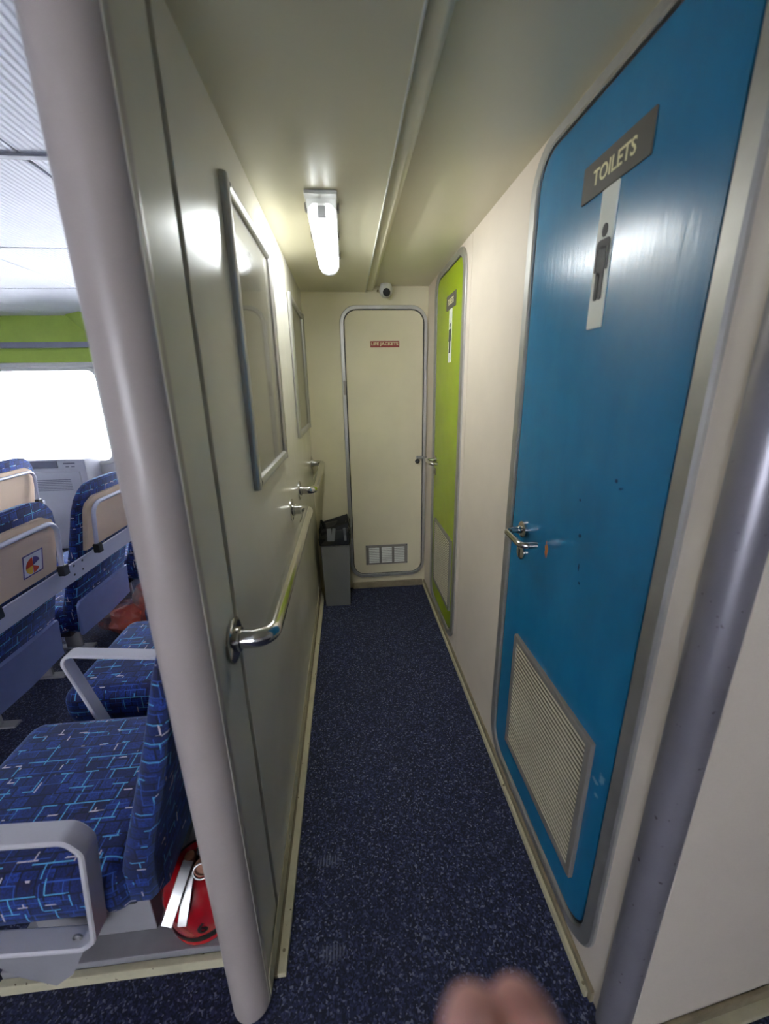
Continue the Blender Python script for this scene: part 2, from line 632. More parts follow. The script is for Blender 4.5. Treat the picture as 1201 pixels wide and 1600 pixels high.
wl = thing('wall_left', 'cream glossy panelled partition on the left of the corridor', 'wall', (XL, 1.7, 0), None, 'structure')
obj('core', B().box(XP + .002, XL - .012, YP, YW + .05, 0, 2.16), 'greystrip', wl)
obj('panel', B(aL).box(YP, 0.757, 0.0, 2.06, -0.012, 0, 0.002), 'panel', wl)
obj('panel', B(aL).box(0.771, 1.8525, 0.0, 2.06, -0.012, 0.003, 0.003), 'panel', wl)
obj('panel', B(aL).box(1.8575, 2.80, 0.0, 2.06, -0.012, 0.002, 0.002), 'panel', wl)
obj('joint', B(aL).box(0.757, 0.771, 0.0, 2.06, -0.0119, -0.006), 'greystrip', wl)
obj('joint', B(aL).box(1.8526, 1.8574, 0.0, 2.06, -0.0119, -0.008), 'groove', wl)
obj('kick_strip', B(aL).box(YP, YE, 0.028, 0.095, 0.0032, 0.006, 0.001), 'trim', wl)
obj('cabin_panel', B().box(XP, XP + .0015, YP, YW, 0, 2.16), 'cabin', wl)

wr = thing('wall_right', 'cream wall on the right with the two toilet doors', 'wall', (XR, 1.5, 0), None, 'structure')
obj('panel', B().box(XR, XR + .08, 0.50, 1.8385, 0, 2.10, 0.002), 'wall', wr)
obj('panel', B().box(XR, XR + .08, 1.8415, YE + .05, 0, 2.10, 0.002), 'wall', wr)
obj('joint', B().box(XR + .003, XR + .07, 1.838, 1.842, 0, 2.09), 'greystrip', wr)

struct('wall_end', B().box(XL - .03, XR + .10, YE, YE + .08, 0, 2.12), 'endwall', 'pale cream end wall of the corridor around the life jacket locker', 'wall')

# angled wall to the right of the silver post
ang = math.atan2(0.025, 0.227)
dx, dy = math.cos(ang), math.sin(ang)
aF = lambda u, v, d: Vector((0.575 + dx * u + dy * d, 0.462 + dy * u - dx * d, v))
wf = struct('wall_front', B(aF).box(0.0, 1.75, 0.0, 2.10, -0.06, 0), 'wall', 'plain cream wall panel at the right edge, beyond the silver post', 'wall')
bf = struct('baseboard_front', B(aF).box(0.01, 1.74, 0.016, 0.052, 0.0005, 0.010, 0.003), 'dirtytrim', 'scuffed grey brown strip along the foot of the far right wall', 'baseboard')
obj('floor_strip', B(aF).box(0.01, 1.74, 0.0, 0.0155, 0.0005, 0.030, 0.004), 'trim', bf)

# outer cabin shell
struct('wall_rear', B().box(XF, XV, YB - .1, YB, 0, 0.85).box(XF, XV, YB - .1, YB, 1.66, 2.16).box(XF, -2.1, YB - .1, YB, .85, 1.66).box(-0.5, XV, YB - .1, YB, .85, 1.66), 'cabin', 'pale wall behind the viewer with an opening for the added window', 'wall')
struct('wall_forward', B().box(XF - .1, XF, YB - .1, YW + .1, 0, 2.16), 'cabin', 'pale bulkhead closing the far side of the seating cabin', 'wall')
struct('wall_vestibule', B().box(XV, XV + .1, YB - .1, YW, 0, 2.16), 'cabin', 'pale wall closing the vestibule on the right', 'wall')

# window wall
WX0, WX1, WZ0, WZ1 = -4.9, -2.29, 0.80, 1.655
wc = thing('wall_window', 'white cabin side wall with a lime green band above the big window', 'wall', (-3, YW, 0), None, 'structure')
bw = B()
bw.box(XF, WX0, YW, YW + .12, 0, 2.16).box(WX1, -2.05, YW, YW + .12, 0, 2.16).box(WX0, WX1, YW, YW + .12, 0, WZ0).box(WX0, WX1, YW, YW + .12, WZ1, 2.16)
bw.box(-2.05, -0.6, YW, YW + .12, 0, WZ0).box(-2.05, -.6, YW, YW + .12, WZ1, 2.16).box(-.6, XP + .05, YW, YW + .12, 0, 2.16)
obj('wall_lining', bw, 'cabin', wc)
obj('green_band', B().box(XF, XP, YW - .012, YW, 1.715, 2.10), 'lime', wc)
# two lengths of green lie behind the grey band
obj('grey_band', B().box(XF, XP, YW - .03, YW - .012, 1.835, 1.885, 0.004), 'grey', wc)
obj('head_rail', B().box(XF, XP, YW - .05, YW, 1.672, 1.712, 0.012, 4), 'white', wc)
gs = B()
gs.rings([[Vector((-2.41, YW - .012, 2.1)), Vector((-2.20, YW - .012, 2.1)), Vector((-2.20, YW - .012, 1.95)), Vector((-2.25, YW - .012, 1.94))],
          [Vector((-2.41, YW - .06, 2.1)), Vector((-2.20, YW - .22, 2.1)), Vector((-2.20, YW - .12, 1.95)), Vector((-2.25, YW - .06, 1.94))]])
obj('gusset', gs, 'lime', wc)

aW = lambda u, v, d: Vector((u, YW - d, v))


def window(name, x0, x1, y, z0, z1, sgn, label):
    t = thing(name, label, 'window', ((x0 + x1) / 2, y, z0), None, 'structure')
    ax = (lambda u, v, d: Vector((u, y - sgn * d, v)))
    obj('window_frame', B(ax).ring(rr(x0 - .03, x1 + .03, z0 - .03, z1 + .02, .10), rr(x0 + .012, x1 - .012, z0 + .012, z1 - .012, .07), -0.06, 0.012), 'white', t)
    obj('pane', B(ax).prism(rr(x0, x1, z0, z1, .09), -0.05, -0.044), 'winglass', t)


window('window_1', WX0, WX1, YW, WZ0, WZ1, 1, 'large white-lit cabin window above the air conditioner')
window('window_2', -2.05, -0.6, YW, WZ0, WZ1, 1, 'second cabin window behind the grey partition post')
window('window_3', -2.1, -0.5, YB, .85, 1.66, -1, 'added unseen window behind the viewer, placed for fill daylight')  # unseen window, added and placed to bring fill daylight from behind

# ------------------------------------------------------------------ ceilings
cl = thing('ceiling', 'two-level cream corridor ceiling with a rounded step between halves', 'ceiling', (0.15, 1.2, ZL), None, 'structure')
obj('ceiling_panel', B().box(XP, 0.145, -1.4, YE + .05, ZL, ZL + .12), 'ceil', cl)
obj('ceiling_panel', B().box(0.145, XV + .05, -1.4, YE + .05, ZR, ZR + .10), 'ceil', cl)
obj('edge_lip', B().box(0.1452, 0.1492, -1.4, YE - .002, ZL - .004, ZR - .001, 0.001), 'white', cl)
prof = [(0.1494, ZR - .0005), (0.1494, ZR - .020), (0.165, ZR - .026), (0.180, ZR - .030), (0.190, ZR - .027), (0.199, ZR - .017), (0.203, ZR - .0005)]
obj('rounded_moulding', B().sweep([[Vector((x, y, z)) for x, z in prof] for y in (-1.4, YE - .002)]), 'ceil', cl)

cc = thing('ceiling', 'white cabin ceiling of ribbed square tiles', 'ceiling', (-2.5, 1, ZC), None, 'structure')
TP = 0.815
xs = [-0.893 + TP * 0.655 - TP * k for k in range(8)]
xs = [-0.335] + [-0.893 - TP * k for k in range(7)]
ys = [1.487 + TP * k for k in range(-6, 4)] + [YW]
tile_me = None
for i in range(len(xs) - 1):
    for j in range(len(ys) - 1):
        x1, x0 = xs[i], max(xs[i + 1], XF)
        y0, y1 = ys[j], ys[j + 1]
        if x1 - x0 < .05 or y1 - y0 < .05:
            continue
        full = abs(x1 - x0 - TP) < .01 and abs(y1 - y0 - TP) < .01
        if full and tile_me:
            o = bpy.data.objects.new('ceiling_tile', tile_me)
            COL.objects.link(o)
            o.parent = cc
            o.location = Vector((x0, y0, ZC)) - cc.location
        else:
            o = obj('ceiling_tile', B().box(.004, x1 - x0 - .004, .004, y1 - y0 - .004, 0, .02, .003, 1), 'tile', None)
            o.parent = cc
            o.location = Vector((x0, y0, ZC)) - cc.location
            if full:
                tile_me = o.data
obj('tile_backing', B().box(XF - .1, -0.30, YB - .1, YW + .1, ZC + .012, ZC + .06).box(-.34, XV + .1, YB - .1, -1.3, ZC + .0121, ZC + .06), 'tilejoint', cc)
obj('joint_bar', B().box(XF, -.335, ys[6] - .012, ys[6] + .012, ZC - .006, ZC + .012, .002), 'tilejoint', cc)
obj('fascia', B().box(XP, XV, -1.46, -1.4, ZL, ZC + .012), 'ceil', cc)

# ------------------------------------------------------------------ trims
obj_l = thing('baseboard_left', 'worn cream metal strip on the floor along the left wall', 'baseboard', (XL, 1.6, 0), None, 'structure')
obj('floor_strip', B().box(-0.2385, -0.2165, 0.655, YE - .004, 0, 0.018, .002), 'trim', obj_l)
obj('dirty_groove', B().box(-0.2468, -0.2387, 0.655, YE - .004, 0, 0.012), 'dirtytrim', obj_l)
obj('screw', B().lathe([(.004, 0), (.004, .001), (.002, .002)], (-.2275, 0.70, .018), (0, 0, 1), 10), 'dirtytrim', obj_l)
obj_r = thing('baseboard_right', 'worn cream strip with a dirty brown ledge along the right wall', 'baseboard', (XR, 1.6, 0), None, 'structure')
obj('floor_strip', B().box(0.5215, 0.5302, 0.545, YE - .004, 0, 0.024, .002), 'trim', obj_r)
obj('dirty_ledge', B().box(0.5304, 0.5398, 0.535, YE - .004, 0, 0.040, .002), 'dirtytrim', obj_r)
obj('screw', B().lathe([(.004, 0), (.004, .001), (.002, .002)], (.526, 0.56, .024), (0, 0, 1), 10), 'dirtytrim', obj_r)
struct('baseboard_end', B().box(-0.006, 0.521, YE - .022, YE - .0005, 0, .045, .003), 'dirtytrim', 'low grey brown strip along the foot of the end wall', 'baseboard')

# partition post and silver post
struct('trim_1', B().lathe([(.046, 0), (.046, 2.10)], (-0.2955, 0.628, 0), (0, 0, 1), 40), 'post', 'chipped mauve grey round post at the end of the left partition', 'post')
struct('trim_2', B().lathe([(.034, 0), (.034, 2.05)], (0.5605, 0.4945, 0), (0, 0, 1), 36), 'silverpost', 'silver painted round corner post at the right, pitted with specks', 'post')


# ------------------------------------------------------------------ doors
def lever(par, y, z, ax):
    h = obj('handle', B().tube(fillet([ax(y, z, .012), ax(y, z, .062), ax(y - .120, z - .004, .062), ax(y - .123, z - .004, .018)], .022), .0095, 14), 'steel', par)
    obj('rose', B().lathe([(.026, 0), (.026, .007), (.022, .010), (.012, .011), (.012, .02)], ax(y, z, .002), ax(y, z, 1) - ax(y, z, 0), 24), 'steel', h)
    e = obj('keyhole_rose', B().lathe([(.024, 0), (.024, .006), (.020, .009), (.001, .009)], ax(y, z - .075, .002), ax(y, z, 1) - ax(y, z, 0), 24), 'steel', par)
    obj('keyhole', B(ax).prism(rr(y - .003, y + .003, z - .090, z - .066, .003, 4), .0105, .0125), 'black', e)


def pictogram(par, y0, y1, z0, z1):
    """standing figure on a plate; y0..y1 plate width"""
    c = (y0 + y1) / 2
    w = (y1 - y0)
    f = B(aR)
    d0, d1 = .0065, .0078
    zt = z1 - .064
    f.prism([(c + .0088 * math.cos(2 * math.pi * k / 20), zt - .0125 + .0122 * math.sin(2 * math.pi * k / 20)) for k in range(20)], d0, d1)
    zs = zt - .028
    f.prism(rr(c - .0225, c + .0225, zs - .016, zs, (.001, .001, .010, .010), 5), d0, d1)
    f.prism(rr(c - .0130, c + .0130, zs - .064, zs - .014, .001, 2), d0, d1)
    for s in (-1, 1):
        a, b_ = sorted((c + s * .0160, c + s * .0225))
        f.prism(rr(a, b_, zs - .058, zs - .014, .003, 4), d0, d1)
        a, b_ = sorted((c + s * .0014, c + s * .0130))
        f.prism(rr(a, b_, zs - .112, zs - .060, .0045, 4), d0, d1)
    return obj('figure', f, 'figure', par)


def toilet_door(name, label, y0, y1, z0, z1, rad, mat, fw, hy, vent, sign, plate, slat_parts):
    t = thing(name, label, 'door', (XR, (y0 + y1) / 2, 0), None, 'structure')
    obj('leaf', B(aR).prism(rr(y0, y1, z0, z1, rad), -.004, .004, .002), mat, t)
    g = .006
    obj('seal', B(aR).ring(rr(y0 - g, y1 + g, z0 - g, z1 + g, rad + g), rr(y0 + .001, y1 - .001, z0 + .001, z1 - .001, rad), -.003, .0022, .001), 'black', t)
    obj('door_frame', B(aR).ring(rr(y0 - fw, y1 + fw, z0 - fw * .85, z1 + fw * .72, rad + fw * .8), rr(y0 - g, y1 + g, z0 - g, z1 + g, rad + g), -.002, .011, .004), 'frame', t)
    lever(t, hy, 1.02, lambda u, v, d: aR(u, v, d + .003))
    # louvred vent
    a, b_, c, d = vent
    fr = .020
    v = obj('vent', B(aR).ring(rr(a, b_, c, d, .003, 2), rr(a + fr, b_ - fr, c + fr, d - fr, .002, 2), .0035, .016, .002), 'ventframe', t)
    obj('vent_backing', B(aR).box(a + fr, b_ - fr, c + fr, d - fr, .0042, .0085), 'ventback', v)
    n = 27
    zz0, zz1 = c + fr, d - fr
    if slat_parts:
        me = None
        for k in range(n):
            z = zz0 + (zz1 - zz0) * (k + .5) / n
            if me is None:
                hs = (zz1 - zz0) / n * .5
                q = [(-hs * .50, .0125), (-hs * .30, .0140), (hs * .50, .0130), (hs * .40, .0110)]
                s = B()
                s.rings([[Vector((-dd, yy, vv)) for vv, dd in q] for yy in (a + fr, b_ - fr)])
                o = obj('slat', s, 'slat', None)
                me = o.data
            else:
                o = bpy.data.objects.new('slat', me)
                COL.objects.link(o)
            o.parent = v
            o.location = Vector((XR, 0, z)) - parent_loc(v)
    else:
        s = B()
        hs = (zz1 - zz0) / n * .5
        for k in range(n):
            z = zz0 + (zz1 - zz0) * (k + .5) / n
            q = [(-hs * .50, .0125), (-hs * .30, .0140), (hs * .50, .0130), (hs * .40, .0110)]
            s.rings([[aR(yy, z + vv, dd) for vv, dd in q] for yy in (a + fr, b_ - fr)])
        obj('louvre_slats', s, 'slat', v, stuff=True)
    # sign
    a, b_, c, d = sign
    sp = obj('sign_plate', B(aR).prism(rr(a, b_, c, d, .0015, 2), .0036, .0075, .001), 'plaque', t)
    text('lettering', 'TOILETS', .05, aRt, sp, 'letter', (-(a + b_) / 2, (c + d) / 2, .0076), .0008, width=(b_ - a) * .62, bold=.0006, height=(d - c) * .42)
    a, b_, c, d = plate
    pp = obj('pictogram_plate', B(aR).prism(rr(a, b_, c, d, .003, 3), .0036, .0064, .001), 'plaquelite', t)
    pictogram(pp, a, b_, c, d)
    return t


toilet_door('door_1', 'blue toilet door with a louvred vent and a men pictogram', 0.612, 1.222, 0.102, 2.004, .075, 'blue', .046, 1.134,
            (0.673, 1.112, 0.213, 0.660), (0.787, 0.998, 1.822, 1.890), (0.866, 0.920, 1.563, 1.8215), True)
toilet_door('door_2', 'lime green toilet door further down the right wall', 1.942, 2.466, 0.105, 2.000, .075, 'green', .050, 2.415,
            (1.975, 2.385, 0.225, 0.655), (2.056, 2.236, 1.816, 1.882), (2.122, 2.176, 1.566, 1.8155), False)

# end locker door
d3 = thing('door_3', 'narrow cream locker door with a red LIFE JACKETS label', 'door', (0.26, YE, 0), None, 'structure')
x0, x1, z0, z1, rd = 0.010, 0.508, 0.118, 1.908, .075
obj('leaf', B(aE).prism(rr(x0, x1, z0, z1, rd), -.004, .010, .002), 'enddoor', d3)
obj('seal', B(aE).ring(rr(x0 - .006, x1 + .006, z0 - .006, z1 + .006, rd + .006), rr(x0 + .001, x1 - .001, z0 + .001, z1 - .001, rd), -.003, .006, .001), 'black', d3)
obj('door_frame', B(aE).ring(rr(x0 - .030, x1 + .026, z0 - .030, z1 + .028, rd + .028), rr(x0 - .005, x1 + .005, z0 - .005, z1 + .005, rd + .005), -.002, .016, .004), 'frame', d3)
lb = obj('label_plate', B(aE).prism(rr(.168, .353, 1.693, 1.731, .002, 2), .0095, .0112), 'redlabel', d3)
text('lettering', 'LIFE JACKETS', .03, aE, lb, 'letter', (.2605, 1.712, .0112), .0006, width=.172, bold=.0007, height=.024)
lt = obj('latch', B(aE).box(.468, .520, .972, .992, .0095, .030, .004), 'satinsteel', d3)
obj('latch_knob', B().lathe([(.012, 0), (.016, .01), (.016, .02), (.012, .026), (.002, .027)], aE(.474, .956, .010), (0, -1, 0), 18), 'black', lt)
obj('latch_bar', B(aE).box(.500, .556, .977, .987, .012, .022, .002), 'satinsteel', lt)
v = obj('vent', B(aE).box(.098, .407, .188, .342, .0095, .0125, .001), 'ventframe', d3)
s = B(aE)
for c in range(3):
    for k in range(9):
        a = .121 + c * .0935
        zz = .202 + k * .0138
        s.rings([[aE(u, zz + q[0], q[1]) for q in ((0, .0123), (.0095, .0123), (.0095, .0135), (.002, .0185))] for u in (a, a + .076)])
obj('louvre_slats', s, 'white', v, stuff=True)
for (u, zz) in ((.104, .194), (.401, .194), (.104, .336), (.401, .336)):
    obj('screw', B().lathe([(.005, 0), (.004, .002), (.001, .0025)], aE(u, zz, .0125), (0, -1, 0), 10), 'darkgrey', v)
for zz in (1.45, .45):
    obj('hinge', B(aE).box(-.012, .004, zz - .045, zz + .045, .0155, .020, .002), 'ventframe', d3)


# ------------------------------------------------------------------ poster frames on the left wall
def poster(y0, y1, z0, z1, label):
    t = thing('poster_frame', label, 'picture frame', (XL, (y0 + y1) / 2, z0), 'empty snap frames on the left wall')
    bw_ = .030
    d0 = .0035
    for (a, b_, c, d) in ((y0, y0 + bw_, z0, z1), (y1 - bw_, y1, z0, z1), (y0 + bw_, y1 - bw_, z0, z0 + bw_), (y0 + bw_, y1 - bw_, z1 - bw_, z1)):
        vert = (d - c) > (b_ - a)
        pr = [(0, d0), (0, d0 + .008), (.005, d0 + .014), (.016, d0 + .017), (.026, d0 + .013), (.030, d0 + .006), (.030, d0)]
        s = B()
        if vert:
            s.rings([[aL(a + u, zz, dd) for u, dd in pr] for zz in (c, d)])
        else:
            s.rings([[aL(yy, c + u, dd) for u, dd in pr] for yy in (a, b_)])
        obj('frame_bar', s, 'frame', t)
    obj('backing_board', B(aL).box(y0 + .024, y1 - .024, z0 + .024, z1 - .024, d0, d0 + .002), 'panel', t)
    obj('pane', B(aL).box(y0 + .026, y1 - .026, z0 + .026, z1 - .026, d0 + .0035, d0 + .0055), 'glass', t)


poster(1.042, 1.580, 1.197, 1.892, 'empty aluminium poster frame on the left wall above the long grab rail')
poster(2.060, 2.664, 1.212, 1.872, 'empty aluminium poster frame on the left wall above the short grab rail')


# ------------------------------------------------------------------ grab rails
def grab(y0, y1, z, label):
    t = thing('grab_rail', label, 'handrail', (XL, (y0 + y1) / 2, z), 'steel grab rails on the left wall')
    x = XL + .0745
    obj('rail', B().tube(fillet([(XL + .005, y0, z), (x, y0, z), (x, y1, z), (XL + .005, y1, z)], .058, 10), .0195, 22), 'steel', t)
    for y in (y0, y1):
        f = obj('flange', B().lathe([(.046, 0), (.046, .003), (.040, .0055), (.025, .006), (.025, .014), (.020, .015)], (XL + .0033, y, z), (1, 0, 0), 28), 'steel', t)
        obj('screw', B().lathe([(.006, 0), (.005, .002), (.001, .003)], (XL + .0075, y - .006, z + .034), (1, 0, 0), 10), 'darkgrey', f)


grab(0.728, 1.640, 0.965, 'long polished steel grab rail, its near flange by the dark panel joint')
grab(1.950, 2.690, 0.972, 'short polished steel grab rail beside the waste bin')

# ------------------------------------------------------------------ ceiling light
LX, LY0, LY1 = -0.050, 1.425, 2.085
lt = thing('ceiling_light', 'clear covered fluorescent lamp fixed to the corridor ceiling', 'lamp', (LX, (LY0 + LY1) / 2, ZL))
obj('base_plate', B().box(LX - .050, LX + .050, LY0, LY1, ZL - .012, ZL - .0005, .003), 'white', lt)
rf = B()
pr = [(-.044, ZL - .0122), (-.043, ZL - .038), (-.040, ZL - .038), (-.026, ZL - .024), (.026, ZL - .024), (.040, ZL - .038), (.043, ZL - .038), (.044, ZL - .0122)]  # side wings added to cut the tube's light on the ceiling
rf.rings([[Vector((LX + x, y, z)) for x, z in pr] for y in (LY0 + .03, LY1 - .02)])
obj('reflector', rf, 'white', lt)
tb = obj('tube', B().lathe([(.010, 0), (.0125, .004), (.0125, .560), (.010, .564)], (LX, LY0 + .070, ZL - .044), (0, 1, 0), 20), 'tube', lt)
for y in (LY0 + .045, LY1 - .05):
    obj('tube_holder', B().box(LX - .013, LX + .013, y - .008, y + .026, ZL - .060, ZL - .0262, .004), 'darkgrey', tb)
cv = B()
n = 14
rings = []
for (y, k) in ((LY0, .55), (LY0 + .004, .86), (LY0 + .016, 1.0), (LY1 - .016, 1.0), (LY1 - .004, .86), (LY1, .55)):
    rings.append([Vector((LX + .047 * math.cos(math.pi * i / n) * (0.9 + .1 * k), y, ZL - .012 - .064 * k * math.sin(math.pi * i / n) ** .7)) for i in range(n + 1)])
vr = cv.rings(rings, cap=False, closed=False)
cv.face(vr[0]); cv.face(vr[-1])
obj('cover', cv, 'acrylic', lt)
for s_ in (-1, 1):
    for y in (LY0 + .09, LY0 + .33, LY1 - .09):
        obj('clip', B().box(LX + s_ * .050 - .004, LX + s_ * .050 + .004, y - .012, y + .012, ZL - .026, ZL - .004, .002), 'satinsteel', lt)

# ------------------------------------------------------------------ security camera
cx, cz = 0.268, 2.0
sc_ = thing('security_camera', 'small white turret security camera above the locker door', 'camera', (cx, YE - .04, ZR))
obj('mount', B().lathe([(.034, 0), (.034, -.012), (.030, -.018)], (cx, YE - .045, ZR - .0005), (0, 0, 1), 24), 'white', sc_)
obj('body', B().lathe([(.004, -.044), (.020, -.040), (.034, -.026), (.040, -.004), (.038, .018), (.030, .034), (.012, .042), (.002, .043)], (cx, YE - .055, cz + .012), (0, -.30, -.95), 24), 'white', sc_)
ln = obj('lens', B().lathe([(.022, 0), (.022, .014), (.018, .018), (.006, .019), (.001, .018)], (cx, YE - .085, cz - .006), (0, -.95, -.30), 22), 'black', sc_)
tag(obj('cable_gland', B().lathe([(.006, 0), (.006, .012), (.002, .014)], (0.222, YE - .002, 2.016), (0, -1, 0), 12), 'dirtytrim'), 'tiny dark bolt head on the end wall beside the security camera', 'bolt')

# ------------------------------------------------------------------ waste bin
bx0, bx1, by0, by1 = -0.205, -0.022, 2.500, 2.690
bn = thing('waste_bin', 'tall grey waste bin standing in the far left corner', 'bin', ((bx0 + bx1) / 2, (by0 + by1) / 2, 0))


def ringz(z, g):
    return [Vector((u, v, z)) for u, v in rr(bx0 - g, bx1 + g, by0 - g * .4, by1 + g * .4, .008, 3)]


bb = B()
bb.rings([ringz(0.0, -.006), ringz(.485, .006), ringz(.485, .002), ringz(.03, -.010)])
obj('body', bb, 'bin', bn)


def crumple(name, mat, z0, hts, seed, parent, shift=0.0):
    rnd = random.Random(seed)
    b_ = B()
    P = rr(bx0 - .007, bx1 + .007, by0 - .004, by1 + .004, .01, 4)
    n = len(P)
    rings = []
    for k, (z, g) in enumerate(hts):
        rings.append([Vector((u + (0 if k == 0 else rnd.uniform(-.008, .008)) - (u - (bx0 + bx1) / 2) * g, v - (v - (by0 + by1) / 2) * g + (0 if k == 0 else rnd.uniform(-.008, .008)), z0 + z + (0 if k < 1 else rnd.uniform(-.018, .018)) + (.03 if (k > 0 and u > -.06) else 0))) for u, v in P])
    b_.rings(rings, cap=False)
    return obj(name, b_, mat, parent)


lin_ = crumple('liner', 'blackbag', .455, [(0, -.03), (.045, -.03), (.105, .02), (.118, .10), (.02, .30), (-.04, .5)], 4, bn)
crumple('clear_liner', 'film', .458, [(0, -.05), (.05, -.06), (.09, -.01), (.075, .16), (.02, .35)], 9, bn)
for k, (u, a) in enumerate(((-.165, .2), (-.112, -.15), (-.062, .25))):
    q = [Vector((u + .018 * math.sin(a * 6 + h * 9), by0 - .012 - .004 * math.cos(h * 40), .490 + h)) for h in (0, .02, .045, .07, .085)]
    obj('liner_fold', B().tube(q, .012, flat=(.014 - .003 * k, .0012, (1, 0, .3))), 'bin', bn)


# ------------------------------------------------------------------ cabin seats
SH = [(.29, -.575, -.485), (.33, -.572, -.484), (.40, -.560, -.478), (.456, -.543, -.472), (.55, -.512, -.446), (.65, -.480, -.416), (.75, -.446, -.392), (.85, -.416, -.371), (.93, -.392, -.356), (.985, -.378, -.346), (1.02, -.370, -.341), (1.042, -.365, -.339), (1.052, -.361, -.340)]


def prof_at(z, k):
    for a, b_ in zip(SH, SH[1:]):
        if z <= b_[0]:
            f = (z - a[0]) / (b_[0] - a[0])
            return a[k] + (b_[k] - a[k]) * f
    return SH[-1][k]


HW = .230


def half_width(z):
    top = 1.052
    r = .13
    if z > top - r:
        q = (z - (top - r)) / r
        return HW - r + r * math.sqrt(max(0, 1 - q * q)) + .0
    if z < .36:
        q = (.36 - z) / .07
        return HW - .05 * (1 - math.sqrt(max(0, 1 - min(q, 1) ** 2)))
    return HW


def backrest(ox, yc):
    b_ = B()
    levels = [s[0] for s in SH]
    zs = levels
    cols = []
    # loop around each level: (front-left, front, front-right, rear-right, rear, rear-left) with soft corners
    for z in zs:
        xf, xr = prof_at(z, 1) + ox, prof_at(z, 2) + ox
        h = half_width(z)
        th = xr - xf
        e = min(.03, th * .45)
        cols.append([Vector((xf + e, yc - h, z)), Vector((xf + e * .3, yc - h + e * .3, z)), Vector((xf, yc - h + e, z)), Vector((xf - .004, yc, z)), Vector((xf, yc + h - e, z)),
                     Vector((xf + e * .3, yc + h - e * .3, z)), Vector((xf + e, yc + h, z)), Vector((xr - e * .4, yc + h, z)), Vector((xr, yc + h - e * .5, z)), Vector((xr, yc - h + e * .5, z)), Vector((xr - e * .4, yc - h, z))])
    b_.rings(cols)
    return b_


def cushion(ox, yc, h=.246):
    b_ = B()
    b_.box(-1.045 + ox, -.53 + ox, yc - h, yc + h, .305, .448, .045, 5)
    for v_ in b_.bm.verts:
        q = v_.co
        u = (q.x - ox + .79) / .26
        w_ = (q.y - yc) / h
        if q.z > .37:
            q.z += .010 * (1 - min(1, u * u)) * (1 - min(1, w_ * w_)) - .02 * max(0, -u - .75)
    return b_


def arm_loop(ox, y, big):
    """flat bar bent to a closed loop, standing across y"""
    if big:
        P = [(-1.10, .648), (-.578, .620), (-.556, .585), (-.588, .325), (-.615, .302), (-1.02, .335), (-1.13, .60)]
    else:
        P = [(-.60, .620), (-.915, .655), (-.935, .628), (-.855, .33)]
    pts = [Vector((x + ox, y, z)) for x, z in P]
    if big:
        closed = fillet([(pts[0] + pts[1]) / 2] + pts[1:] + pts[:1] + [(pts[0] + pts[1]) / 2], .03)
        return closed
    return fillet(pts, .03)


